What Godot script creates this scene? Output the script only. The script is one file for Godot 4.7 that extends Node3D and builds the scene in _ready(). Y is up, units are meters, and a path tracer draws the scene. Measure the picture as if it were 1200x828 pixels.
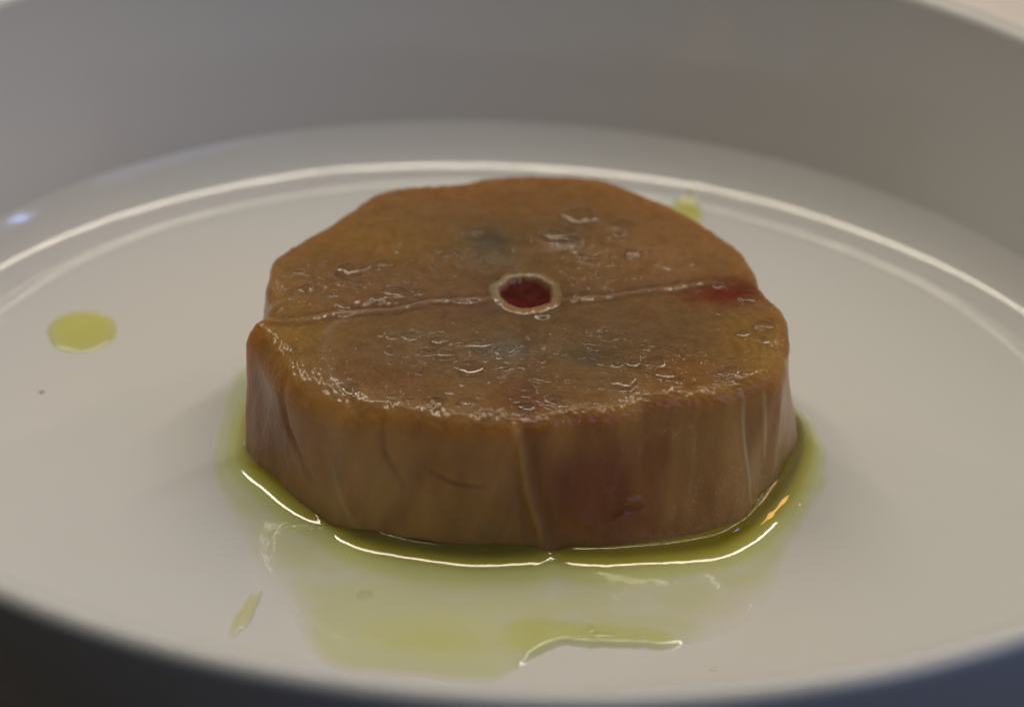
extends Node3D
# A raw fish steak in a pool of olive oil in a round white dish. All helper lengths are millimetres; MM turns them into metres.

const MM := 0.001
const CX := 1.2            # the backbone's place on the cut face
const CZ := 2.0
const THICK := 17.0        # thickness of the steak
const DISH := Vector2(0.3, 12.9)

var top_curve := PackedFloat32Array()      # outline of the upper cut face, one radius per degree round the backbone
var base_curve := PackedFloat32Array()     # outline where the steak stands
var profile := PackedVector3Array()        # dish section: r, y, slope angle
var foot_start := 0
var lip_start := 0
var lip_end := 0
var n_low := FastNoiseLite.new()
var n_mid := FastNoiseLite.new()
var n_fine := FastNoiseLite.new()
var n_col := FastNoiseLite.new()
var rng := RandomNumberGenerator.new()
var names := {}


func _ready() -> void:
	# ---- camera, air, lamps -------------------------------------------------
	var cam := Camera3D.new()
	cam.name = "camera"
	var pitch := deg_to_rad(30.0)
	var roll := 0.049
	var wax := Vector3(0, sin(pitch), cos(pitch))
	var uax := Vector3(0, cos(pitch), -sin(pitch))
	var xax := Vector3(1, 0, 0)
	cam.transform = Transform3D(Basis(xax * cos(roll) + uax * sin(roll), uax * cos(roll) - xax * sin(roll), wax), Vector3(0, 8, 0) * MM + wax * 0.340)
	cam.near = 0.02
	cam.far = 20.0
	add_child(cam)
	var lens := CameraAttributesPhysical.new()
	lens.frustum_focal_length = 103.5
	lens.frustum_focus_distance = 0.321
	lens.exposure_aperture = 16.5
	lens.frustum_near = 0.02
	lens.frustum_far = 20.0
	cam.attributes = lens
	cam.fov = 13.23
	cam.current = true

	var env := Environment.new()
	env.background_mode = Environment.BG_COLOR
	env.background_color = Color(0.005, 0.005, 0.0045).linear_to_srgb()
	env.tonemap_mode = Environment.TONE_MAPPER_LINEAR
	env.tonemap_exposure = 1.0
	env.sdfgi_enabled = true
	env.ssao_enabled = true
	env.ssil_enabled = true
	var we := WorldEnvironment.new()
	we.name = "world"
	we.environment = env
	add_child(we)

	# a curved row of cream ceiling tubes overhead, a cool window to the right, a small warm lamp to the right
	var bends := [Vector2(-0.72, -0.78), Vector2(-0.48, -0.36), Vector2(-0.19, -0.075), Vector2(0.19, -0.075), Vector2(0.48, -0.36), Vector2(0.72, -0.78)]
	for k in 5:
		var a: Vector2 = bends[k]
		var b: Vector2 = bends[k + 1]
		var tube := lamp("ceiling_tube_light", Vector3((a.x + b.x) / 2, 0.80, (a.y + b.y) / 2), Vector3.ZERO, Vector2(a.distance_to(b), 0.062), Color(1.0, 0.95, 0.865), 0.365 * a.distance_to(b))
		var run := Vector3(b.x - a.x, 0, b.y - a.y).normalized()
		tube.basis = Basis(run, Vector3.UP.cross(run), Vector3.UP)
	lamp("added_soft_panel_light", Vector3(0.0, 1.3, -0.15), Vector3(0, 0, -0.15), Vector2(3.4, 3.2), Color(0.93, 0.97, 1.0), 0.42)  # added wide dim panel overhead, softens the rim's shadow on the back wall
	lamp("window_light", Vector3(1.4, 0.60, 0.75), Vector3(0, 0, 0), Vector2(1.1, 0.9), Color(0.66, 0.76, 1.0), 0.40)
	lamp("far_window_light", Vector3(1.34, 0.66, -0.20), Vector3(0, 0, 0), Vector2(0.08, 0.14), Color(0.62, 0.74, 1.0), 0.05)
	lamp("warm_side_light", Vector3(0.66, 0.44, -0.44), Vector3(0, 0, 0), Vector2(0.10, 0.10), Color(1.0, 0.72, 0.42), 0.035)

	# ---- noises, curves -----------------------------------------------------
	rng.seed = 41
	setup_noise(n_low, 3, 0.11, 2)
	setup_noise(n_mid, 11, 0.42, 3)
	setup_noise(n_fine, 23, 1.5, 2)
	setup_noise(n_col, 37, 0.16, 4)
	top_curve = polar_curve([0, 26.6, 6, 27.9, 13, 28.6, 20, 29.7, 27, 30.8, 34, 30.0, 42, 28.4, 51, 26.5, 61, 25.6, 69, 25.9, 77, 26.4, 84, 26.9, 92, 27.6, 99, 28.1, 106, 28.5, 113, 29.1, 120, 29.9, 126, 31.1, 134, 31.8, 143, 31.9, 151, 32.1, 158, 32.0, 162, 32.3, 164, 29.6, 173, 28.8, 183, 28.8, 191, 29.1, 195, 28.6, 199, 27.6, 206, 26.6, 213, 25.8, 221, 25.6, 227, 26.1, 234, 26.1, 242, 25.6, 253, 25.3, 261, 26.6, 268, 27.3, 276, 27.9, 285, 28.7, 290, 28.3, 296, 27.7, 306, 27.0, 316, 26.4, 326, 26.0, 334, 25.9, 340, 25.7, 349, 25.2, 355, 25.5], 1)
	for d in 360:
		top_curve[d] += 1.4 * bump(wrapf(d - 270.0, -180, 180), 40.0) + 1.9 * bump(wrapf(d - 234.0, -180, 180), 24.0) + 1.1 * bump(wrapf(d - 330.0, -180, 180), 30.0) - 0.9 * bump(wrapf(d - 165.0, -180, 180), 26.0) + 1.0 * bump(wrapf(d - 0.0, -180, 180), 18.0)
	base_curve = polar_curve([7, 31.1, 17, 30.4, 29, 30.3, 41, 31.0, 49, 31.0, 63, 28.5, 82, 26.2, 90, 26.4, 102, 27.7, 116, 29.1, 127, 30.0, 138, 30.0, 148, 30.3, 155, 31.2, 161, 31.4, 175, 29.5, 190, 28.5, 215, 26.2, 240, 26.5, 265, 27.4, 285, 28.6, 310, 27.4, 335, 27.8, 357, 31.0], 3)
	for d in 360:
		base_curve[d] += 1.6 * bump(wrapf(d - 82.0, -180, 180), 70.0) - 0.7 * bump(wrapf(d - 160.0, -180, 180), 22.0)
	make_profile()

	# ---- setting, dish, steak, oil ------------------------------------------
	make_table()
	make_dish()
	make_steak()
	make_pool()
	make_drops()
	make_bubbles()


func lamp(called: String, at: Vector3, target: Vector3, size: Vector2, tint: Color, energy: float) -> AreaLight3D:
	var l := AreaLight3D.new()
	l.name = unique(called)
	l.area_size = size
	l.light_color = tint
	l.light_energy = energy
	l.area_normalize_energy = true
	l.area_range = 5.0
	l.shadow_enabled = true
	add_child(l)
	var up := Vector3(0, 0, -1) if absf(at.x) < 0.1 else Vector3(0, 1, 0)
	l.look_at_from_position(at, target, up)
	return l


func setup_noise(n: FastNoiseLite, s: int, freq: float, octaves: int) -> void:
	n.seed = s
	n.noise_type = FastNoiseLite.TYPE_SIMPLEX_SMOOTH
	n.frequency = freq
	n.fractal_type = FastNoiseLite.FRACTAL_FBM
	n.fractal_octaves = octaves


# ---------------------------------------------------------------- small helpers

func unique(called: String) -> String:
	var k: int = names.get(called, 0)
	names[called] = k + 1
	return called if k == 0 else "%s_%03d" % [called, k]


func thing(called: String, label: String, category: String, at := Vector3.ZERO) -> Node3D:
	var o := Node3D.new()
	o.name = unique(called)
	add_child(o)
	o.position = at * MM
	tag(o, label, category)
	return o


func tag(o: Node, label: String, category: String, group := "", kind := "") -> void:
	o.set_meta("label", label)
	if category:
		o.set_meta("category", category)
	if group:
		o.set_meta("group", group)
	if kind:
		o.set_meta("kind", kind)


func put(called: String, m: Mesh, mat: Material, parent: Node = self) -> MeshInstance3D:
	var o := MeshInstance3D.new()
	o.name = unique(called) if parent == self else called
	o.mesh = m
	o.material_override = mat
	parent.add_child(o, true)
	return o


func smooth(a: float, b: float, x: float) -> float:
	return smoothstep(a, b, x)


func bump(x: float, w: float) -> float:
	return exp(-x * x / (w * w))


func polar_curve(list: Array, soften: int) -> PackedFloat32Array:
	var n := list.size() / 2
	var out := PackedFloat32Array()
	out.resize(360)
	for d in 360:
		var i := n - 1
		for k in n:
			if list[2 * k] <= d:
				i = k
		if d < list[0]:
			i = n - 1
		var j := (i + 1) % n
		var a: float = list[2 * i]
		var b: float = list[2 * j]
		var x := float(d)
		if b <= a:
			b += 360.0
			if x < a:
				x += 360.0
		out[d] = lerpf(list[2 * i + 1], list[2 * j + 1], clampf((x - a) / maxf(b - a, 0.01), 0, 1))
	for pass_ in soften:
		var c := out.duplicate()
		for d in 360:
			out[d] = 0.25 * c[(d + 359) % 360] + 0.5 * c[d] + 0.25 * c[(d + 1) % 360]
	return out


func at_angle(curve: PackedFloat32Array, deg: float) -> float:
	var x := fposmod(deg, 360.0)
	var i := int(x) % 360
	return lerpf(curve[i], curve[(i + 1) % 360], x - floorf(x))


func seg_dist(p: Vector2, line: PackedVector2Array) -> Vector2:
	# (distance, share of the way along)
	var best := Vector2(1e9, 0)
	for k in line.size() - 1:
		var a := line[k]
		var ab := line[k + 1] - a
		var t := clampf((p - a).dot(ab) / ab.length_squared(), 0, 1)
		var d := p.distance_to(a + ab * t)
		if d < best.x:
			best = Vector2(d, (k + t) / (line.size() - 1))
	return best


func grid_mesh(pos: PackedVector3Array, col: PackedColorArray, across: int, closed: bool, flip := false, keep := PackedByteArray()) -> ArrayMesh:
	# pos: rows of `across` points; closed joins the last of a row to its first
	var rows := pos.size() / across
	var idx := PackedInt32Array()
	var last := across if closed else across - 1
	for i in rows - 1:
		for j in last:
			var a := i * across + j
			var b := i * across + (j + 1) % across
			var c := a + across
			var d := b + across
			if keep.size() and not (keep[a] and keep[b] and keep[c] and keep[d]):
				continue
			if flip:
				idx.append_array([a, b, c, b, d, c])
			else:
				idx.append_array([a, c, b, b, c, d])
	var nor := PackedVector3Array()
	nor.resize(pos.size())
	for k in range(0, idx.size(), 3):
		var p := pos[idx[k]]
		var f := (pos[idx[k + 2]] - p).cross(pos[idx[k + 1]] - p)
		for m in 3:
			nor[idx[k + m]] += f
	for k in nor.size():
		nor[k] = nor[k].normalized() if nor[k].length_squared() > 0.0 else Vector3.UP
	var sc := PackedVector3Array()
	sc.resize(pos.size())
	for k in pos.size():
		sc[k] = pos[k] * MM
	var arr := []
	arr.resize(Mesh.ARRAY_MAX)
	arr[Mesh.ARRAY_VERTEX] = sc
	arr[Mesh.ARRAY_NORMAL] = nor
	if col.size():
		arr[Mesh.ARRAY_COLOR] = col
	arr[Mesh.ARRAY_INDEX] = idx
	var m := ArrayMesh.new()
	m.add_surface_from_arrays(Mesh.PRIMITIVE_TRIANGLES, arr)
	return m


func lin(r: float, g: float, b: float) -> Color:
	return Color(r, g, b).linear_to_srgb()


# ---------------------------------------------------------------- the dish

func make_profile() -> void:
	var r := 0.0
	var y := 0.0
	var step := 0.35
	var a := 0.0
	var wall_from := -1.0
	profile.append(Vector3(0, 0, 0))
	while y < 29.6:
		if r < 26.0:
			a = 0.0
		elif r < 66.5:
			a = deg_to_rad(1.8) * pow((r - 26.0) / 40.0, 1.3)
		elif a < deg_to_rad(58.0):
			a += step / (7.0 + 9.0 * bump(rad_to_deg(a) - 26.5, 5.0) + 11.0 * smooth(deg_to_rad(38), deg_to_rad(56), a))
		else:
			if wall_from < 0.0:
				wall_from = y
			a = deg_to_rad(lerpf(58.0, 84.0, (y - wall_from) / (30.0 - wall_from)))
		r += cos(a) * step
		y += sin(a) * step
		profile.append(Vector3(r, y, a))
	lip_start = profile.size() - 1
	while a < deg_to_rad(255.0):
		a += 0.16 / 1.55
		r += cos(a) * 0.16
		y += sin(a) * 0.16
		profile.append(Vector3(r, y, a))
	lip_end = profile.size() - 1
	while y > 3.2:
		a = lerpf(a, deg_to_rad(257.0), 0.1)
		r += cos(a) * 0.5
		y += sin(a) * 0.5
		profile.append(Vector3(r, y, a))
	while a > deg_to_rad(182.0):
		a -= 0.4 / 5.0
		r += cos(a) * 0.4
		y += sin(a) * 0.4
		profile.append(Vector3(r, y, a))
	foot_start = profile.size() - 1
	while a < deg_to_rad(268.0):
		a += 0.2 / 0.8
		r += cos(a) * 0.2
		y += sin(a) * 0.2
		profile.append(Vector3(r, y, a))
	for k in 6:
		y -= 0.4
		profile.append(Vector3(r, y, deg_to_rad(270)))
	while a > deg_to_rad(182.0):
		a -= 0.2 / 0.9
		r += cos(a) * 0.2
		y += sin(a) * 0.2
		profile.append(Vector3(r, y, maxf(a, deg_to_rad(180))))
	profile.append(Vector3(r - 3.0, y, deg_to_rad(180)))


func floor_at(r: float) -> Vector2:
	# (height, slope angle) of the inside of the dish
	var lo := 0
	var hi := lip_start
	while hi - lo > 1:
		var mid := (lo + hi) / 2
		if profile[mid].x <= r:
			lo = mid
		else:
			hi = mid
	var t := clampf((r - profile[lo].x) / maxf(profile[hi].x - profile[lo].x, 1e-4), 0, 1)
	return Vector2(lerpf(profile[lo].y, profile[hi].y, t), lerpf(profile[lo].z, profile[hi].z, t))


func floor_y(x: float, z: float) -> float:
	return floor_at(Vector2(x, z).distance_to(DISH)).x


func lathe(from: int, to: int, turns: int) -> ArrayMesh:
	var pos := PackedVector3Array()
	var nor := PackedVector3Array()
	var idx := PackedInt32Array()
	for i in range(from, to + 1):
		var p := profile[i]
		for j in turns:
			var t := TAU * j / turns
			var wob := 1.0 + 0.0015 * sin(2.0 * t + 0.7) * clampf(p.x / 60.0, 0, 1)
			pos.append(Vector3(p.x * wob * cos(t), p.y, p.x * wob * sin(t)) * MM)
			nor.append(Vector3(-sin(p.z) * cos(t), cos(p.z), -sin(p.z) * sin(t)))
	for i in to - from:
		for j in turns:
			var a := i * turns + j
			var b := i * turns + (j + 1) % turns
			idx.append_array([a, a + turns, b, b, a + turns, b + turns])
	var arr := []
	arr.resize(Mesh.ARRAY_MAX)
	arr[Mesh.ARRAY_VERTEX] = pos
	arr[Mesh.ARRAY_NORMAL] = nor
	arr[Mesh.ARRAY_INDEX] = idx
	var m := ArrayMesh.new()
	m.add_surface_from_arrays(Mesh.PRIMITIVE_TRIANGLES, arr)
	return m


func noise_tex(s: int, freq: float, octaves: int, size := 512) -> NoiseTexture2D:
	var n := FastNoiseLite.new()
	setup_noise(n, s, freq, octaves)
	var t := NoiseTexture2D.new()
	t.width = size
	t.height = size
	t.seamless = true
	t.noise = n
	return t


func make_dish() -> void:
	var glaze := StandardMaterial3D.new()
	glaze.resource_name = "white_glaze"
	glaze.albedo_color = lin(0.62, 0.614, 0.598)
	glaze.roughness = 0.10
	glaze.metallic_specular = 0.5
	glaze.heightmap_enabled = true
	glaze.heightmap_texture = noise_tex(5, 0.012, 2)
	glaze.heightmap_scale = 0.004
	glaze.uv1_triplanar = true
	glaze.uv1_scale = Vector3.ONE * 22.0
	var d := thing("serving_dish", "round white glazed dish with deep sides holding the fish steak", "dish", Vector3(DISH.x, 0, DISH.y))
	put("basin", lathe(0, lip_start, 288), glaze, d)
	put("rim", lathe(lip_start, lip_end, 288), glaze, d)
	put("outer_wall", lathe(lip_end, foot_start, 288), glaze, d)
	put("foot_ring", lathe(foot_start, profile.size() - 1, 288), glaze, d)


func make_table() -> void:
	var low := profile[profile.size() - 1].y
	for p in profile:
		low = minf(low, p.y)
	var wood := StandardMaterial3D.new()
	wood.resource_name = "dark_wood"
	wood.albedo_color = lin(0.045, 0.036, 0.028)
	wood.roughness = 0.45
	wood.heightmap_enabled = true
	wood.heightmap_texture = noise_tex(8, 0.02, 4)
	wood.heightmap_scale = 0.03
	wood.uv1_triplanar = true
	wood.uv1_scale = Vector3(4, 9, 30)
	var b := BoxMesh.new()
	b.size = Vector3(1.8, 0.03, 1.1)
	var t := put("table_top", b, wood)
	t.position = Vector3(0, low * MM - 0.0153, -0.15)
	tag(t, "dark table top under the white dish", "", "", "structure")

	var cloth := StandardMaterial3D.new()
	cloth.resource_name = "pale_cloth"
	cloth.albedo_color = lin(0.84, 0.76, 0.70)
	cloth.roughness = 0.9
	cloth.rim_enabled = true
	cloth.rim = 0.3
	cloth.heightmap_enabled = true
	cloth.heightmap_texture = noise_tex(9, 0.35, 2)
	cloth.heightmap_scale = 0.02
	cloth.uv1_triplanar = true
	cloth.uv1_scale = Vector3.ONE * 60.0
	var pos := PackedVector3Array()
	for i in 61:
		for j in 81:
			var x := -60.0 + 4.0 * j
			var z := -330.0 + 4.0 * i
			var y := low + 1.2 + 1.3 * n_low.get_noise_2d(x * 0.35, z * 0.18) + 0.7 * sin(x * 0.05 + z * 0.02)
			var edge := minf(minf(j, 80 - j), minf(i, 60 - i))
			if edge < 1:
				y = low + 0.15
			pos.append(Vector3(x + 1.5 * n_low.get_noise_2d(z, 3.0), maxf(y, low + 0.15), z))
	var c := put("folded_cloth", grid_mesh(pos, PackedColorArray(), 81, false), cloth)
	tag(c, "pale pinkish cloth lying on the table behind the dish", "cloth")


# ---------------------------------------------------------------- the fish steak

var sept_left := PackedVector2Array([Vector2(-2.0, 3.6), Vector2(-5.4, 4.2), Vector2(-9.5, 5.4), Vector2(-14.1, 6.8), Vector2(-18.2, 8.0), Vector2(-20.8, 9.9), Vector2(-23.9, 11.0), Vector2(-28.0, 10.9)])
var sept_right := PackedVector2Array([Vector2(4.7, 3.4), Vector2(9.0, 2.0), Vector2(14.7, 0.2), Vector2(19.4, -1.6), Vector2(23.2, -2.6), Vector2(27.0, -2.0)])
var sept_front := PackedVector2Array([Vector2(1.4, 7.0), Vector2(2.0, 14.7), Vector2(1.9, 21.8), Vector2(1.3, 29.0)])
var sept_back := PackedVector2Array([Vector2(0.9, -3.5), Vector2(-0.1, -10.3), Vector2(-0.6, -17.6), Vector2(-1.0, -26.0)])
var lens_left := PackedVector2Array([Vector2(-17.5, 8.0), Vector2(-19.7, 12.2), Vector2(-19.8, 16.8), Vector2(-18.7, 22.0), Vector2(-15.5, 27.0)])
var bone_line := PackedVector2Array([Vector2(3.3, 6.7), Vector2(4.6, 5.4), Vector2(6.2, 3.3)])
# on the side: x is the angle round the backbone, y the height
var tendon := PackedVector2Array([Vector2(92, 17.0), Vector2(89.5, 13.2), Vector2(88, 8.8), Vector2(85, 4.3), Vector2(83, 0.0)])


func rounding(deg: float) -> float:
	return 1.25 + 1.1 * bump(wrapf(deg - 90.0, -180, 180), 45.0) + 2.6 * bump(wrapf(deg - 135.0, -180, 180), 30.0) + 1.5 * bump(wrapf(deg - 28.0, -180, 180), 26.0)


func relief_top(x: float, z: float) -> float:
	var p := Vector2(x, z)
	var inside := 1.0 - 0.75 * smooth(17.0, 25.0, Vector2(x - CX, z - CZ).length()) * smooth(8.0, -4.0, z)
	var d := inside * 0.5 * n_low.get_noise_2d(x, z) + 0.09 * n_mid.get_noise_2d(x, z) + 0.015 * n_fine.get_noise_2d(x, z)
	# dimpled, frothy middle; smooth towards the back right
	var rough := clampf(1.0 - smooth(12.0, 22.0, x - z * 0.45) , 0.15, 1.0)
	d += rough * 0.06 * n_fine.get_noise_2d(x * 0.8 + 40.0, z * 0.8)
	for s in [[sept_left, 1.0], [sept_right, 0.8], [sept_front, 0.7], [sept_back, 0.4]]:
		var q := seg_dist(p, s[0])
		d += s[1] * (0.10 * bump(q.x, 0.28) - 0.26 * bump(q.x - 0.9, 0.8)) * (1.0 - 0.85 * smooth(0.7, 0.95, q.y))
	d += 0.25 * bump(seg_dist(p, bone_line).x, 0.35)
	var ql := seg_dist(p, lens_left)
	d -= 0.16 * bump(ql.x, 0.5)
	# muscle layers: arcs round the middle of each quarter
	d += 0.022 * layers(x, z)
	# rim of the bone stands a little proud
	var rb := Vector2((x - CX) / 3.2, (z - CZ) / 3.9).length()
	d -= 0.35 * bump(rb - 1.35, 0.28)
	return d


func layers(x: float, z: float) -> float:
	var c := Vector2(9.0 if x > CX else -9.0, 13.0 if z > 4.0 else -8.0)
	var q := Vector2(x, z) - c
	q.y *= 0.85
	var dd := q.length() + 1.4 * n_low.get_noise_2d(x * 0.7 + 9.0, z * 0.7)
	return sin(dd * TAU / 1.25 + 1.6 * n_mid.get_noise_2d(x * 0.5, z * 0.5 + 33.0)) * smooth(3.0, 7.0, dd) * smooth(-0.1, 0.5, n_low.get_noise_2d(x + 70.0, z)) * (1.3 if x > 4.0 and z > 4.0 else 0.5)


func relief_side(deg: float, y: float) -> float:
	var arc := deg * 0.5
	var d := 0.55 * n_low.get_noise_3d(cos(deg_to_rad(deg)) * 28.0, y * 0.35, sin(deg_to_rad(deg)) * 28.0)
	d += 0.07 * n_mid.get_noise_2d(arc * 1.0 + y * 0.35, y * 0.16 + 50.0)
	d += 0.02 * n_fine.get_noise_2d(arc * 0.8, y * 0.25)
	if deg > 30.0 and deg < 165.0:
		var q := seg_dist(Vector2(deg * 0.5, y), scaled(tendon))
		d += (0.16 * bump(q.x, 0.5) - 0.45 * bump(q.x - 0.95, 0.9)) * smooth(0.8, 4.0, y)
		# slanting cuts and creases
		d -= 0.22 * crease(deg, y, [Vector2(108, 10.5), Vector2(104, 9.6), Vector2(97, 9.4)], 0.22)
		d -= 0.22 * crease(deg, y, [Vector2(119, 15.2), Vector2(118, 11.7), Vector2(114, 8.3)], 0.3)
		d -= 0.40 * crease(deg, y, [Vector2(143, 15.3), Vector2(141, 10.3), Vector2(134, 5.6)], 0.5)
		d += 0.22 * crease(deg, y, [Vector2(67.5, 6.3), Vector2(65, 6.7), Vector2(62.5, 6.6)], 0.28)
		d -= 0.25 * crease(deg, y, [Vector2(71, 5.0), Vector2(67, 5.9), Vector2(62, 5.9)], 0.25)
		d += 0.16 * crease(deg, y, [Vector2(37, 16.0), Vector2(37.5, 9.9), Vector2(37, 3.0)], 0.2)
		d += 0.16 * crease(deg, y, [Vector2(32.5, 15.2), Vector2(31.0, 7.0)], 0.2)
		d -= 0.30 * crease(deg, y, [Vector2(46, 16.0), Vector2(48, 11), Vector2(51, 6.0)], 0.3)
	return d


func scaled(line: PackedVector2Array) -> PackedVector2Array:
	var out := PackedVector2Array()
	for p in line:
		out.append(Vector2(p.x * 0.5, p.y))
	return out


func crease(deg: float, y: float, pts: Array, w: float) -> float:
	var line := PackedVector2Array()
	for p in pts:
		line.append(Vector2(p.x * 0.5, p.y))
	if absf(deg * 0.5 - line[0].x) > 9.0:
		return 0.0
	var q := seg_dist(Vector2(deg * 0.5, y), line)
	return bump(q.x, w) * (0.55 + 0.45 * sin(PI * clampf(q.y, 0.05, 0.95)))


func steak_point(deg: float, s: float) -> Array:
	# s 0..1 the cut face outwards, 1..2 the rounded edge, 2..3 the side downwards; [place, radius before relief, height before relief, share of side]
	var e := rounding(deg)
	var a := at_angle(top_curve, deg)
	var b := at_angle(base_curve, deg)
	var t := deg_to_rad(deg)
	var inner := 1.0 / sqrt(pow(cos(t) / 3.9, 2) + pow(sin(t) / 4.7, 2))
	var r := 0.0
	var y := THICK
	var phi := 0.0
	if s <= 1.0:
		r = lerpf(inner, a - e, s)
	elif s <= 2.0:
		phi = (s - 1.0) * PI / 2
		r = a - e + e * sin(phi)
		y = THICK - e * (1.0 - cos(phi))
	else:
		phi = PI / 2
		var k := s - 2.0
		y = lerpf(THICK - e, -0.1, k)
		r = lerpf(a, b, smooth(0.0, 1.0, k) * 0.5 + k * 0.5)
	var x := CX + r * cos(t)
	var z := CZ + r * sin(t)
	var up := cos(phi)
	var side := sin(phi)
	var d := 0.0
	if up > 0.01:
		d += up * relief_top(x, z) * smooth(0.0, 0.08, s)
	if side > 0.01:
		d += side * relief_side(deg, y)
	# small ragged bits along the cut edge
	d += bump(s - 1.35, 0.5) * 0.14 * n_fine.get_noise_3d(x * 1.1, y * 1.1, z * 1.1)
	return [Vector3(x + cos(t) * d * side, y + d * up, z + sin(t) * d * side), r, y, side]


func surface_y(x: float, z: float) -> float:
	var q := Vector2(x - CX, z - CZ)
	var deg := rad_to_deg(q.angle())
	var e := rounding(deg)
	var a := at_angle(top_curve, deg)
	var o := maxf(q.length() - (a - e), 0.0)
	var y := THICK - (e - sqrt(maxf(e * e - o * o, 0.0)))
	return y + relief_top(x, z) * (1.0 - o / e)


func tint(c: Color, into: Color, k: float) -> Color:
	return c.lerp(into, clampf(k, 0, 1))


func blob(x: float, z: float, cx: float, cz: float, rx: float, rz: float) -> float:
	return exp(-(pow((x - cx) / rx, 2) + pow((z - cz) / rz, 2)))


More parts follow.
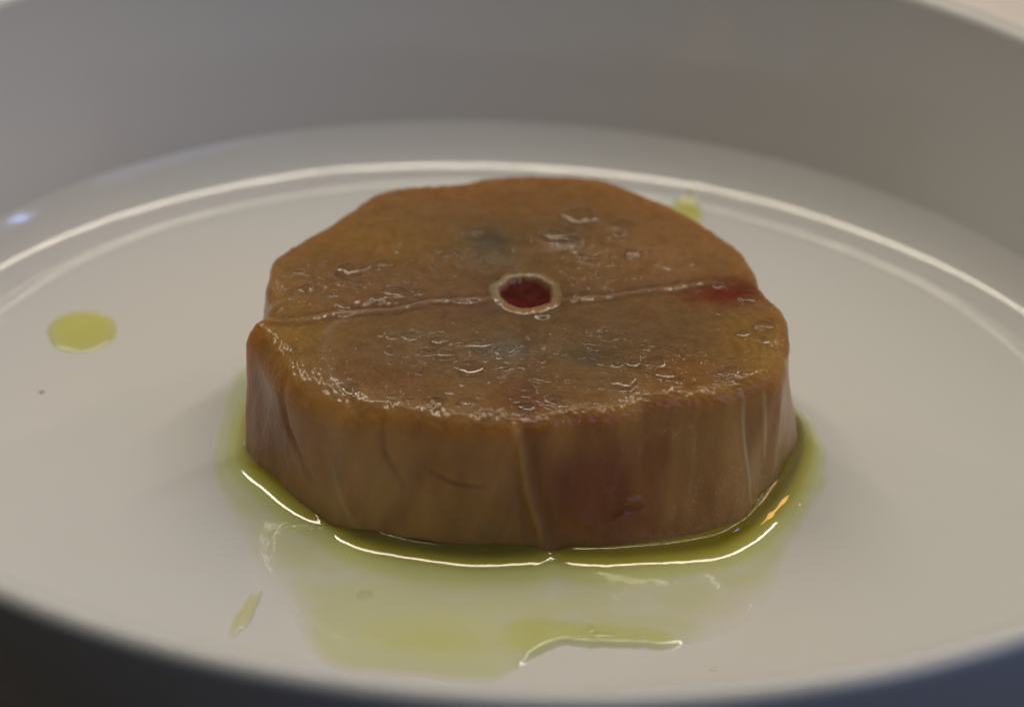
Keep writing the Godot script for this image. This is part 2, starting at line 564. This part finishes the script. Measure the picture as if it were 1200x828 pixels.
func flesh_colour(deg: float, r: float, p: Vector3, side: float) -> Color:
	var x := p.x
	var z := p.z
	var y := p.y
	var n1 := n_col.get_noise_2d(x, z)
	var n2 := n_mid.get_noise_2d(x + 31.0, z - 12.0)
	var n3 := n_fine.get_noise_2d(x * 0.9 + 5.0, z * 0.9)
	var a := at_angle(top_curve, deg)
	var edge := smooth(a - 8.0, a - 1.0, r)
	# upper face
	var c := Color(0.315, 0.172, 0.068)
	c = tint(c, Color(0.27, 0.185, 0.10), 0.65 * blob(x, z, -9, 15, 11, 8) + 0.6 * blob(x, z, 10, 12, 9, 8) + 0.3 * n1)
	c = tint(c, Color(0.29, 0.155, 0.095), 0.5 * blob(x, z, -10, 2, 9, 6))
	c = tint(c, Color(0.215, 0.130, 0.058), 0.55 * blob(x, z, 1, 3, 13, 11))
	c = tint(c, Color(0.23, 0.135, 0.062), 0.75 * blob(x, z, 12, 10, 10, 9))
	c = tint(c, Color(0.35, 0.205, 0.075), edge * 0.7)
	c = tint(c, Color(0.40, 0.215, 0.09), 0.7 * blob(x, z, 18, -9, 9, 8))
	c = tint(c, Color(0.40, 0.225, 0.045), 0.8 * blob(x, z, -24, 13, 5, 6) + 0.8 * blob(x, z, 26, 11, 4, 6) + 0.5 * blob(x, z, -16, -8, 8, 5))
	c = tint(c, Color(0.36, 0.15, 0.028), 0.7 * blob(x, z, 18, 18.5, 4, 4) + 0.2 * blob(x, z, 1, -22, 20, 4))
	c = tint(c, Color(0.105, 0.10, 0.062), 0.8 * blob(x, z, -3.0, -9.6, 3.6, 4.0) + 0.5 * blob(x, z, 5.9, -13.0, 3.0, 2.6) + 0.65 * blob(x, z, 8.5, 15.2, 2.6, 1.9))
	c = tint(c, Color(0.21, 0.215, 0.19), 0.75 * blob(x, z, -0.5, 14.6, 2.8, 3.0) + 0.25 * blob(x, z, -3, -5, 3, 3))
	c = tint(c, Color(0.22, 0.11, 0.085), 0.6 * blob(x, z, -3.6, 6.0, 3.2, 2.4))
	c = tint(c, Color(0.22, 0.035, 0.018), 0.95 * blob(x, z, 24.6, -0.9, 3.6, 3.0) + 0.6 * blob(x, z, 21.0, 1.0, 3.5, 2.0))
	c = tint(c, Color(0.24, 0.075, 0.035), 0.65 * blob(x, z, 1.8, 25.0, 3.0, 4.0) + 0.3 * blob(x, z, -13, 22, 5, 3))
	var q := Vector2(x, z)
	var sl := seg_dist(q, sept_left)
	c = tint(c, Color(0.46, 0.29, 0.21), 0.75 * bump(sl.x, 0.30) * (1.0 - smooth(0.5, 0.8, sl.y) * 0.7))
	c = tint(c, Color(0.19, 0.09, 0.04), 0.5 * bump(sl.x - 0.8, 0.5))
	var sr := seg_dist(q, sept_right)
	c = tint(c, Color(0.42, 0.27, 0.15), 0.55 * bump(sr.x, 0.26) * (1.0 - smooth(0.5, 0.85, sr.y)))
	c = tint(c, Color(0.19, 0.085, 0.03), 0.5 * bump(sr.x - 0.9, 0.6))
	c = tint(c, Color(0.21, 0.10, 0.045), 0.45 * bump(seg_dist(q, sept_front).x, 0.9))
	c = tint(c, Color(0.26, 0.17, 0.08), 0.3 * bump(seg_dist(q, sept_back).x, 0.7))
	c = tint(c, Color(0.42, 0.29, 0.19), 0.45 * bump(seg_dist(q, lens_left).x, 0.45))
	c = c * (1.0 + 0.06 * layers(x, z) + 0.18 * n2 + 0.16 * n3 + 0.12 * n1)
	# side: paler, pinker flesh with fibres that run downwards
	if side > 0.02:
		var arc := deg * 0.5
		var f := n_mid.get_noise_2d(arc * 0.9 + y * 0.3, y * 0.09 + 20.0)
		var g := n_col.get_noise_2d(arc, y * 0.5)
		var s := Color(0.35, 0.19, 0.095)
		s = tint(s, Color(0.42, 0.26, 0.135), 0.8 * blob(deg, y, 124, 8, 11, 7) + 0.7 * blob(deg, y, 37, 8, 12, 8) + 0.4 * g)
		s = tint(s, Color(0.215, 0.064, 0.030), 0.95 * blob(deg, y, 148, 10, 9, 8) + 1.05 * blob(deg, y, 73, 9, 16, 9) + 0.5 * blob(deg, y, 28, 15, 5, 3) - 0.3 * g)
		s = tint(s, Color(0.24, 0.15, 0.09), 0.5 * blob(deg, y, 97, 4, 8, 4))
		s = tint(s, Color(0.23, 0.085, 0.02), 0.8 * blob(deg, y, 163, 9, 12, 12))
		s = tint(s, Color(0.17, 0.062, 0.012), 0.65 * blob(deg, y, 152, 12, 12, 8))
		s = tint(s, Color(0.40, 0.22, 0.06), 0.8 * smooth(10.5, 15.5, y) * (0.6 + 0.5 * g))
		if deg > 20.0 and deg < 170.0:
			var tq := seg_dist(Vector2(arc, y), scaled(tendon))
			s = tint(s, Color(0.46, 0.27, 0.15), 0.5 * bump(tq.x, 0.45) * (1.0 - smooth(0.7, 1.0, tq.y)))
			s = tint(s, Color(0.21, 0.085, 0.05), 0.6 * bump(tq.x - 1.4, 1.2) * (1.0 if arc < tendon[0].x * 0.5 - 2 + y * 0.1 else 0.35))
			s = tint(s, Color(0.60, 0.55, 0.47), 0.55 * crease(deg, y, [Vector2(37, 16.0), Vector2(37.5, 9.9), Vector2(37, 3.0)], 0.22) + 0.55 * crease(deg, y, [Vector2(32.5, 15.2), Vector2(31.0, 7.0)], 0.2))
			s = tint(s, Color(0.55, 0.48, 0.36), 0.35 * crease(deg, y, [Vector2(128, 8.0), Vector2(126, 5.0), Vector2(123, 2.5)], 0.3))
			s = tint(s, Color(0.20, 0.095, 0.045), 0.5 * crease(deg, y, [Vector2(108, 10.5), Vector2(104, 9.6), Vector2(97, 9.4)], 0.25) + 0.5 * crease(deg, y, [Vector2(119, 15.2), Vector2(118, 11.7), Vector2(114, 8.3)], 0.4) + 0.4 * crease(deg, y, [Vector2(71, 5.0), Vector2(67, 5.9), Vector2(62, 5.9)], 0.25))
		s = s * (1.0 + 0.13 * f + 0.10 * g)
		c = c.lerp(s, smooth(0.25, 0.95, side))
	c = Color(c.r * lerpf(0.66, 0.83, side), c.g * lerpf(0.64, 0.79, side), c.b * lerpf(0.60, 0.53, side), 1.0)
	return c


func make_steak() -> void:
	var flesh := StandardMaterial3D.new()
	flesh.resource_name = "raw_fish"
	flesh.vertex_color_use_as_albedo = true
	flesh.roughness = 0.42
	flesh.metallic_specular = 0.22
	flesh.clearcoat_enabled = true
	flesh.clearcoat = 0.5
	flesh.clearcoat_roughness = 0.07
	flesh.subsurf_scatter_enabled = true
	flesh.subsurf_scatter_strength = 0.3
	flesh.heightmap_enabled = true
	flesh.heightmap_texture = noise_tex(17, 0.03, 4)
	flesh.heightmap_scale = 0.007
	flesh.uv1_triplanar = true
	flesh.uv1_scale = Vector3.ONE * 110.0

	var root := thing("fish_steak", "thick round brown raw fish steak standing in oil in the dish", "fish")
	var across := 760
	var steps := PackedFloat32Array()
	for k in 124:
		steps.append(float(k) / 124.0)
	for k in 22:
		steps.append(1.0 + float(k) / 22.0)
	for k in 65:
		steps.append(2.0 + float(k) / 64.0)
	var pos := PackedVector3Array()
	var col := PackedColorArray()
	for s in steps:
		for j in across:
			var deg := 360.0 * j / across
			var q := steak_point(deg, s)
			pos.append(q[0])
			col.append(flesh_colour(deg, q[1], q[0], q[3]))
	put("flesh", grid_mesh(pos, col, across, true, true), flesh, root)

	# backbone: a pale ring round a dark red hollow
	var bone := StandardMaterial3D.new()
	bone.resource_name = "backbone"
	bone.vertex_color_use_as_albedo = true
	bone.roughness = 0.35
	bone.clearcoat_enabled = true
	bone.clearcoat = 0.5
	bone.clearcoat_roughness = 0.1
	bone.subsurf_scatter_enabled = true
	bone.subsurf_scatter_strength = 0.15
	var bp := PackedVector3Array()
	var bc := PackedColorArray()
	var section := [[1.34, -0.9], [1.27, -0.25], [1.20, -0.04], [1.12, 0.08], [1.04, 0.17], [0.97, 0.14], [0.91, 0.02], [0.86, -0.25], [0.80, -0.7], [0.74, -1.2], [0.66, -1.7], [0.5, -2.4]]
	for sec in section:
		for j in 120:
			var t := TAU * j / 120.0
			var w: float = sec[0] * (1.0 + 0.10 * n_mid.get_noise_2d(cos(t) * 2.4, sin(t) * 2.4))
			var x: float = CX + 3.3 * w * cos(t)
			var z: float = CZ + 4.0 * w * sin(t)
			var y: float = THICK + 0.05 + sec[1] + 0.12 * n_fine.get_noise_2d(x, z)
			bp.append(Vector3(x, y, z))
			var c := Color(0.265, 0.165, 0.075)
			c = tint(c, Color(0.31, 0.15, 0.07), smooth(0.1, 0.8, sin(t)) * 0.8)
			c = tint(c, Color(0.33, 0.27, 0.19), smooth(0.5, 0.9, -cos(t)) * 0.4)
			c = tint(c, Color(0.235, 0.135, 0.055), smooth(1.02, 1.24, sec[0] + 0.16 * n_mid.get_noise_2d(x * 0.9 + 3.0, z * 0.9)))
			c = tint(c, Color(0.20, 0.04, 0.025), smooth(0.90, 0.80, sec[0]))
			c = c * (1.0 + 0.25 * n_fine.get_noise_2d(x * 1.3, z * 1.3))
			c.a = 1.0
			bc.append(c)
	var vb := put("vertebra", grid_mesh(bp, bc, 120, true), bone, root)

	var red := StandardMaterial3D.new()
	red.resource_name = "marrow"
	red.vertex_color_use_as_albedo = true
	red.roughness = 0.6
	red.metallic_specular = 0.15
	red.clearcoat_enabled = false
	red.clearcoat = 0.25
	red.clearcoat_roughness = 0.3
	var mp := PackedVector3Array()
	var mc := PackedColorArray()
	for i in 15:
		var f := 1.0 - i / 14.0
		for j in 72:
			var t := TAU * j / 72.0
			var x := CX + 2.75 * f * cos(t)
			var z := CZ + 3.3 * f * sin(t)
			var lump := n_mid.get_noise_2d(x * 1.2, z * 1.2)
			mp.append(Vector3(x, THICK - 1.5 + 0.9 * f * f + 0.2 * lump, z))
			var c := Color(0.060, 0.010, 0.008).lerp(Color(0.10, 0.018, 0.013), clampf(0.5 + lump, 0, 1))
			mc.append(c)
	put("marrow", grid_mesh(mp, mc, 72, true), red, vb)

	# the pale membranes between the muscles, lying in their grooves
	var skin := StandardMaterial3D.new()
	skin.resource_name = "membrane"
	skin.albedo_color = lin(0.28, 0.172, 0.105)
	skin.roughness = 0.4
	skin.clearcoat_enabled = false
	skin.clearcoat = 0.25
	skin.clearcoat_roughness = 0.15
	put("membrane", strand(sept_left, 0.03, 0.66, 0.085, 0.0), skin, root)
	put("membrane", strand(sept_right, 0.03, 0.50, 0.075, 0.0), skin, root)
	put("membrane", strand(bone_line, 0.0, 1.0, 0.14, 0.0), skin, root)


func along(line: PackedVector2Array, t: float) -> Vector2:
	var f := clampf(t, 0, 1) * (line.size() - 1)
	var i := mini(int(f), line.size() - 2)
	var p0 := line[maxi(i - 1, 0)]
	var p3 := line[mini(i + 2, line.size() - 1)]
	return line[i].cubic_interpolate(line[i + 1], p0, p3, f - i)


func strand(line: PackedVector2Array, from: float, to: float, radius: float, lift: float) -> ArrayMesh:
	var pos := PackedVector3Array()
	var n := 70
	for i in n + 1:
		var t := lerpf(from, to, float(i) / n)
		var p := along(line, t)
		var dir := (along(line, minf(t + 0.01, 1.0)) - along(line, maxf(t - 0.01, 0.0))).normalized()
		var off := Vector2(-dir.y, dir.x)
		p += off * 0.15 * n_mid.get_noise_2d(p.x * 1.2, p.y * 1.2)
		var y := surface_y(p.x, p.y)
		var rr := radius * (0.25 + 0.75 * sin(PI * clampf((float(i) / n), 0.04, 0.96))) * (1.0 + 0.5 * n_fine.get_noise_2d(p.x * 2.0, p.y))
		for j in 8:
			var a := TAU * j / 8.0
			pos.append(Vector3(p.x + off.x * rr * cos(a) * 1.5, y - 0.02 + lift * 0.3 + rr * sin(a) * 0.55, p.y + off.y * rr * cos(a) * 1.5))
	return grid_mesh(pos, PackedColorArray(), 8, true)


# ---------------------------------------------------------------- the oil

func oil_material(cover: float) -> StandardMaterial3D:
	# a sheet of oil: lets light straight through, reflects, and is coloured by how deep it is
	var m := StandardMaterial3D.new()
	m.resource_name = "olive_oil"
	m.transparency = BaseMaterial3D.TRANSPARENCY_ALPHA
	m.albedo_color = Color(1, 1, 1, cover)
	m.vertex_color_use_as_albedo = true
	m.roughness = 0.03
	m.metallic_specular = 0.5
	return m


func rounded(poly: PackedVector2Array, times: int) -> PackedVector2Array:
	var out := PackedVector2Array()
	var n := poly.size()
	for i in n:
		for k in times:
			out.append(poly[i].cubic_interpolate(poly[(i + 1) % n], poly[(i + n - 1) % n], poly[(i + 2) % n], float(k) / times))
	return out


func edge_distance(p: Vector2, poly: PackedVector2Array) -> float:
	# positive inside
	var best := 1e9
	var inside := false
	var n := poly.size()
	var j := n - 1
	for i in n:
		var a := poly[i]
		var b := poly[j]
		var ab := b - a
		var q := p - a
		var t := clampf(q.dot(ab) / maxf(ab.length_squared(), 1e-6), 0, 1)
		best = minf(best, (q - ab * t).length_squared())
		if (a.y > p.y) != (b.y > p.y) and p.x < ab.x * (p.y - a.y) / ab.y + a.x:
			inside = not inside
		j = i
	return sqrt(best) if inside else -sqrt(best)


func make_pool() -> void:
	var pts := PackedVector2Array()
	var list := [-31.9, -7.1, -32.2, 2.5, -32.3, 11.5, -31.2, 18.3, -29.2, 23.3, -26.8, 29.6, -24.5, 33.4, -21.8, 38.6, -20.1, 43.7, -18.4, 48.0, -16.4, 50.0, -13.6, 50.7, -9.4, 50.6, -4.3, 51.3, -0.2, 51.2, 1.3, 49.6, 2.6, 47.9, 4.9, 45.4, 7.2, 44.1, 9.1, 44.5, 13.4, 44.2, 16.4, 44.2, 18.6, 43.1, 21.2, 41.9, 23.9, 39.7, 26.2, 36.5, 28.4, 32.8, 29.4, 27.9, 31.0, 22.9, 32.6, 17.8, 34.9, 12.5, 35.5, 7.2, 34.9, 0.0, 32.0, -6.5]
	for k in range(0, list.size(), 2):
		pts.append(Vector2(list[k], list[k + 1]))
	for deg in [336, 318, 300, 282, 264, 246, 228, 212]:
		var r := at_angle(base_curve, deg) + 1.8
		pts.append(Vector2(CX + r * cos(deg_to_rad(deg)), CZ + r * sin(deg_to_rad(deg))))
	var poly := rounded(pts, 2)
	var cell := 0.3
	var nx := 238
	var nz := 280
	var pos := PackedVector3Array()
	var col := PackedColorArray()
	var keep := PackedByteArray()
	for i in nz:
		for j in nx:
			var x := -35.0 + j * cell
			var z := -29.5 + i * cell
			var q := Vector2(x - CX, z - CZ)
			var df := q.length() - at_angle(base_curve, rad_to_deg(q.angle()))
			if df < -2.2 or x * x + (z - 12) * (z - 12) > 48.0 * 48.0:
				pos.append(Vector3(x, 0, z))
				col.append(Color.WHITE)
				keep.append(0)
				continue
			var de := edge_distance(Vector2(x, z), poly)
			de += 0.35 * n_mid.get_noise_2d(x * 0.6, z * 0.6)
			var steep := smooth(-1.0, 4.0, x) * (1.0 - smooth(17.0, 23.0, x)) * smooth(38.0, 43.0, z)
			var lobe := blob(x, z, -7, 46, 12, 7)
			var tmax := lerpf(0.28, 0.13, smooth(12.0, 30.0, absf(x + 3.0)) * (1.0 - lobe)) + 0.28 * lobe + 0.42 * steep
			var w := lerpf(lerpf(4.0, 1.6, lobe), 0.5, steep)
			var h := tmax * (1.0 - exp(-maxf(de, 0.0) / w)) + minf(de, 0.0) * 0.25
			var deg := rad_to_deg(q.angle())
			var climb := 2.0 * (1.0 + 0.25 * n_low.get_noise_2d(deg * 0.25, 3.0))
			climb *= 1.0 - 0.55 * bump(wrapf(deg - 129.0, -180, 180), 5.0) - 0.38 * bump(wrapf(deg - 82.0, -180, 180), 3.0)
			climb *= 1.0 + 0.3 * bump(wrapf(deg - 25.0, -180, 180), 26.0)
			climb *= lerpf(1.0, 0.8, smooth(120.0, 60.0, absf(wrapf(deg + 90.0, -180, 180))))
			var men := climb * exp(-maxf(df, 0.0) / 1.9) * smooth(-0.6, 1.6, de)
			var depth := maxf(h, 0.0) + men
			h += men + 0.012 * n_mid.get_noise_2d(x * 0.8 + 9.0, z * 0.8) * smooth(0.5, 2.0, de)
			pos.append(Vector3(x, floor_y(x, z) + h, z))
			keep.append(1 if de > -0.5 else 0)
			var milky := clampf(0.5 + 0.9 * n_col.get_noise_2d(x * 0.7, z * 1.1) - 0.9 * lobe - 0.28, 0, 1)
			var c := Color(0.79, 0.775, 0.72).lerp(Color(0.695, 0.71, 0.44).lerp(Color(0.735, 0.745, 0.62), milky), smooth(0.0, 0.21, depth))
			c = tint(c, Color(0.655, 0.68, 0.28), smooth(0.35, 0.62, depth))
			c = tint(c, Color(0.50, 0.46, 0.06), smooth(0.65, 1.25, depth))
			c = tint(c, Color(0.22, 0.18, 0.01), smooth(1.15, 1.9, depth))
			col.append(Color(c.r * 0.92, c.g * 0.92, c.b * 0.92))
	var o := put("oil_pool", grid_mesh(pos, col, nx, false, false, keep), oil_material(0.78))
	tag(o, "pool of yellow green olive oil spread round the foot of the fish steak", "oil pool")


func drop_mesh(at: Vector2, half: Vector2, turn: float, high: float, c0: Color, c1: Color, ragged: float) -> ArrayMesh:
	# a low dome that lies on the inside of the dish, following its curve
	var pos := PackedVector3Array()
	var col := PackedColorArray()
	var rings := 22
	for i in rings + 1:
		var f := 1.0 - float(i) / rings
		for j in 72:
			var t := TAU * j / 72.0
			var rag := 1.0 + ragged * n_low.get_noise_2d(cos(t) * 6.0 + at.x, sin(t) * 6.0 + at.y)
			var v := Vector2(half.x * cos(t), half.y * sin(t)) * f * rag
			v = v.rotated(turn) + at
			var away := v - DISH
			var fl := floor_at(away.length())
			var h := high * (pow(maxf(1.0 - f * f, 0.0), 0.7)) - 0.02 * smooth(0.9, 1.0, f)
			var inward := -away.normalized() * sin(fl.y)
			pos.append(Vector3(v.x + inward.x * h, fl.x + cos(fl.y) * h, v.y + inward.y * h))
			var c := c0.lerp(c1, smooth(0.0, 0.45, 1.0 - f))
			col.append(Color(c.r * 0.92, c.g * 0.92, c.b * 0.92))
	return grid_mesh(pos, col, 72, true)


func make_drops() -> void:
	var oil := oil_material(0.78)
	var thin := oil_material(0.45)
	var pale := Color(0.78, 0.77, 0.60)
	var deep := Color(0.70, 0.68, 0.17)
	tag(put("oil_drop", drop_mesh(Vector2(-50.3, -13.7), Vector2(4.0, 5.0), 0.1, 0.8, deep.lerp(pale, 0.35), deep, 0.05), oil), "oval yellow oil drop alone on the white floor left of the fish", "oil drop", "stray drops of oil in the dish")
	tag(put("oil_drop", drop_mesh(Vector2(21.3, -50.2), Vector2(2.4, 4.0), 0.0, 0.22, pale.lerp(Color(0.79, 0.78, 0.7), 0.5), deep, 0.12), oil), "yellow oil drop behind the fish at the foot of the back wall", "oil drop", "stray drops of oil in the dish")
	tag(put("oil_drop", drop_mesh(Vector2(-25.7, 41.8), Vector2(0.9, 4.2), 0.22, 0.35, Color(0.78, 0.77, 0.66), Color(0.74, 0.72, 0.42), 0.35), oil), "small narrow oil streak left of the pool near the front rim", "oil drop", "stray drops of oil in the dish")
	tag(put("oil_trail", drop_mesh(Vector2(22.4, -56.0), Vector2(2.1, 4.4), 0.06, 0.06, Color(0.79, 0.78, 0.70), Color(0.76, 0.74, 0.45), 0.25), thin), "faint oil trail running down the back wall behind the fish", "oil trail")
	for s in [[Vector2(21.6, 46.9), 0.45, "tiny oil bead right of the pool on bare white glaze"], [Vector2(18.2, 50.5), 0.3, "tiny oil bead in front of the pool by the near rim"]]:
		tag(put("oil_bead", drop_mesh(s[0], Vector2(s[1], s[1] * 0.8), 0.0, 0.16, Color(0.78, 0.77, 0.70), Color(0.78, 0.77, 0.66), 0.2), oil), s[2], "oil bead", "stray drops of oil in the dish")
	var skin := oil_material(0.02)
	skin.resource_name = "bubble_skin"
	var cap := dome(91, 0.7)
	for b in [[8.4, 43.2, 0.5, "tiny clear dome added for its glint, left in the cluster on the pool's front edge"], [9.4, 42.3, 0.6, "clear dome added for its glint, furthest back in the cluster on the pool's front edge"], [10.2, 43.2, 0.8, "largest clear dome added for its glint in the cluster on the pool's front edge"], [11.2, 43.1, 0.6, "clear dome added for its glint, right in the cluster on the pool's front edge"], [13.8, 43.3, 0.45, "single clear dome added for its glint, right of the cluster on the pool's front edge"], [-13.8, 37.5, 1.0, "large flat bubble in the left part of the oil pool"]]:  # front edge domes are added to catch glints; the last is a bubble
		var o := put("pool_bubble_glint", cap, skin)
		o.position = Vector3(b[0], floor_y(b[0], b[1]) + (0.66 if b[0] > 0.0 else 0.24), b[1]) * MM
		o.scale = Vector3(b[2], b[2] * (0.9 if b[0] > 0.0 else 0.3), b[2])
		tag(o, b[3], "bubble", "bubbles in the oil pool")
	var dark := StandardMaterial3D.new()
	dark.resource_name = "dark_crumb"
	dark.albedo_color = lin(0.36, 0.32, 0.27)
	dark.roughness = 0.7
	tag(put("crumb", drop_mesh(Vector2(-52.8, 0.5), Vector2(0.3, 0.4), 0.4, 0.15, Color.WHITE, Color.WHITE, 0.5), dark), "tiny dark crumb on the white floor below the oval oil drop", "crumb")


func dome(seed_: int, steep: float) -> ArrayMesh:
	# a bubble under a skin of oil: a round cap that runs out in a small skirt
	var pos := PackedVector3Array()
	var col := PackedColorArray()
	var n := FastNoiseLite.new()
	setup_noise(n, seed_, 0.55, 2)
	for i in 19:
		var f := i / 18.0
		for j in 28:
			var t := TAU * j / 28.0
			var rr := (1.0 - f) * 1.14
			var h := 0.0
			if rr < 1.0:
				h = steep * (sqrt(maxf(1.0 - rr * rr * 0.93, 0.0)) - 0.05)
			else:
				h = steep * 0.21 * pow((1.14 - rr) / 0.14, 2.0)
			var rag := 1.0 + 0.22 * n.get_noise_2d(cos(t) * 1.6, sin(t) * 1.6)
			pos.append(Vector3(rr * rag * cos(t), h - 0.05, rr * rag * sin(t)))
			col.append(Color(0.24, 0.14, 0.05))
	return grid_mesh(pos, col, 28, true)


func make_bubbles() -> void:
	var clear := oil_material(0.16)
	clear.resource_name = "bubble_skin"
	var shapes := []
	for k in 6:
		shapes.append(dome(60 + k, 0.32 + 0.06 * k))
	var listing := "-23.9,-0.3,0.5 -23.0,3.5,0.7 -18.5,-0.3,1.2 -17.0,-1.8,0.5 -14.7,-3.3,0.8 -9.4,-2.2,0.4 -13.4,3.1,1.0 -15.0,4.6,0.8 -10.6,3.2,0.6 -19.8,4.7,0.5 -18.5,6.5,0.6 -6.6,-6.1,0.5 -4.8,-11.9,0.6 -4.6,-5.1,0.4 4.2,-10.7,1.1 -12.8,13.8,0.5 -11.0,13.2,0.7 -12.9,16.5,0.5 -7.9,13.8,0.8 -9.2,16.1,0.6 -8.3,15.7,0.5 -7.0,16.8,0.8 -5.8,13.6,0.5 -3.9,14.7,1.0 -0.9,15.0,0.9 -4.1,19.4,1.0 -0.8,19.1,0.6 -9.9,20.7,0.4 1.2,18.3,0.4 2.5,20.0,0.6 "
	listing += "4.9,-9.4,1.1 5.8,-9.9,1.0 7.4,-7.0,0.7 7.1,-16.9,1.5 12.2,-15.1,1.1 11.6,-12.1,0.7 12.9,-8.2,0.8 14.3,-8.3,0.3 10.6,-5.9,0.4 9.0,-2.7,0.3 13.6,-2.2,0.3 22.3,-1.5,0.7 25.6,1.5,0.7 16.8,2.5,0.5 20.3,-0.3,0.3 22.3,4.9,0.3 9.9,9.8,0.4 7.9,12.3,0.4 8.8,13.5,0.4 11.1,17.0,0.5 12.9,16.3,0.9 15.3,15.7,0.7 16.2,18.1,1.0 27.3,6.6,0.9 27.0,9.9,0.6 23.5,14.4,0.4 22.8,17.2,0.8 24.6,9.3,0.6 25.0,13.0,0.3 11.7,20.9,0.8 12.0,22.0,0.5 4.6,24.8,0.8 2.2,22.1,0.4 -1.0,18.9,0.5 1.7,25.6,0.5 4.9,26.0,0.8 8.4,24.6,0.4 -16.3,24.1,0.8 -12.1,25.4,0.5 -10.3,26.0,0.4 -7.9,26.1,0.8 -7.0,26.0,0.6 -4.4,26.1,0.7 -5.2,26.8,0.4 0.5,25.2,0.5 1.8,25.9,0.8"
	var entries := []
	for entry in listing.split(" "):
		var v := entry.split_floats(",")
		var zone := 0
		if v[1] > 23.5:
			zone = 4
		elif v[0] > 21.0:
			zone = 5
		else:
			zone = (0 if v[1] < 7.0 else 2) + (0 if v[0] < CX else 1)
		entries.append([zone, v[0], v[1], v[2]])
	entries.sort()
	var where := ["in the back left quarter of the fish", "in the back right quarter of the fish", "in the front left quarter of the fish", "in the front right quarter of the fish", "in the froth on the fish's front edge", "at the right end of the fish"]
	var places := ["first", "second", "third", "fourth", "fifth", "sixth", "seventh", "eighth", "ninth", "tenth", "eleventh", "twelfth", "thirteenth", "fourteenth", "fifteenth", "sixteenth", "seventeenth", "eighteenth", "nineteenth", "twentieth"]
	var count := [0, 0, 0, 0, 0, 0]
	for v in entries:
		var zone: int = v[0]
		var away := Vector2(v[1] - CX, v[2] - CZ)
		var ang := rad_to_deg(away.angle())
		away = away.limit_length(at_angle(top_curve, ang) - rounding(ang) * 0.45)
		var x: float = CX + away.x
		var z: float = CZ + away.y
		var o := put("oil_bubble", shapes[rng.randi() % 6], clear)
		var s: float = v[3] * rng.randf_range(1.35, 1.7)
		o.position = Vector3(x, surface_y(x, z) - 0.03, z) * MM
		o.rotation = Vector3(rng.randf_range(-0.15, 0.15), rng.randf() * TAU, rng.randf_range(-0.15, 0.15))
		o.scale = Vector3(s * rng.randf_range(0.8, 1.25), s * rng.randf_range(0.7, 1.1), s)
		var size := "large" if v[3] >= 1.0 else ("small" if v[3] >= 0.6 else "tiny")
		tag(o, "%s clear oil bubble, %s from the left %s" % [size, places[count[zone]], where[zone]], "bubble", "oil bubbles on the cut face of the fish")
		count[zone] += 1

	# froth too fine to count, along the front edge and in the middle
	var spots := []
	var tries := 0
	var hearts := [Vector3(-14, 1, 3.2), Vector3(-8, 15, 3.4), Vector3(-1, 17, 3.2), Vector3(5.5, -10, 2.6), Vector3(-5, -7, 3.0), Vector3(9, 12.5, 2.6), Vector3(14.5, 17, 3.0), Vector3(3, 22, 2.6), Vector3(-22, 3, 2.4), Vector3(10, -3, 3.5)]
	while spots.size() < 1150 and tries < 30000:
		var deg := 0.0
		var r := 0.0
		var k := rng.randf()
		if k < 0.34:
			deg = rng.randf_range(48, 150)
			r = at_angle(top_curve, deg) - rounding(deg) * 0.8 + rng.randfn(0.0, 0.55)
		elif k < 0.44:
			deg = rng.randf_range(15, 60)
			r = at_angle(top_curve, deg) - 3.0 + rng.randfn(0.0, 2.2)
		elif k < 0.52:
			deg = rng.randf_range(115, 170)
			r = at_angle(top_curve, deg) - 4.0 + rng.randfn(0.0, 2.0)
		else:
			var heart: Vector3 = hearts[rng.randi() % hearts.size()]
			var v := Vector2(heart.x + rng.randfn(0.0, heart.z) - CX, heart.y + rng.randfn(0.0, heart.z * 0.8) - CZ)
			deg = rad_to_deg(v.angle())
			r = v.length()
			if r < 4.8:
				continue
		if r > at_angle(top_curve, deg) - 0.4:
			continue
		tries += 1
		var here := Vector2(CX + r * cos(deg_to_rad(deg)), CZ + r * sin(deg_to_rad(deg)))
		var wide := rng.randf_range(0.11, 0.27) if k < 0.52 else pow(rng.randf(), 1.3) * 0.38 + 0.14
		var free := true
		for other in spots:
			if here.distance_to(other[0]) < (wide + other[1]) * 1.05:
				free = false
				break
		if free:
			spots.append([here, wide])
	var mm := MultiMesh.new()
	mm.transform_format = MultiMesh.TRANSFORM_3D
	mm.mesh = dome(77, 0.42)
	mm.instance_count = spots.size()
	for i in spots.size():
		var p: Vector2 = spots[i][0]
		var s: float = spots[i][1]
		var b := Basis.from_euler(Vector3(rng.randf_range(-0.2, 0.2), rng.randf() * TAU, rng.randf_range(-0.2, 0.2))).scaled(Vector3(s, s * rng.randf_range(0.8, 1.5), s))
		mm.set_instance_transform(i, Transform3D(b, Vector3(p.x, surface_y(p.x, p.y), p.y) * MM))
	var f := MultiMeshInstance3D.new()
	f.name = "oil_froth"
	f.multimesh = mm
	var foam := oil_material(0.03)
	foam.resource_name = "froth_skin"
	f.material_override = foam
	add_child(f)
	tag(f, "fine glinting oil froth scattered over the cut face of the fish", "froth", "", "stuff")
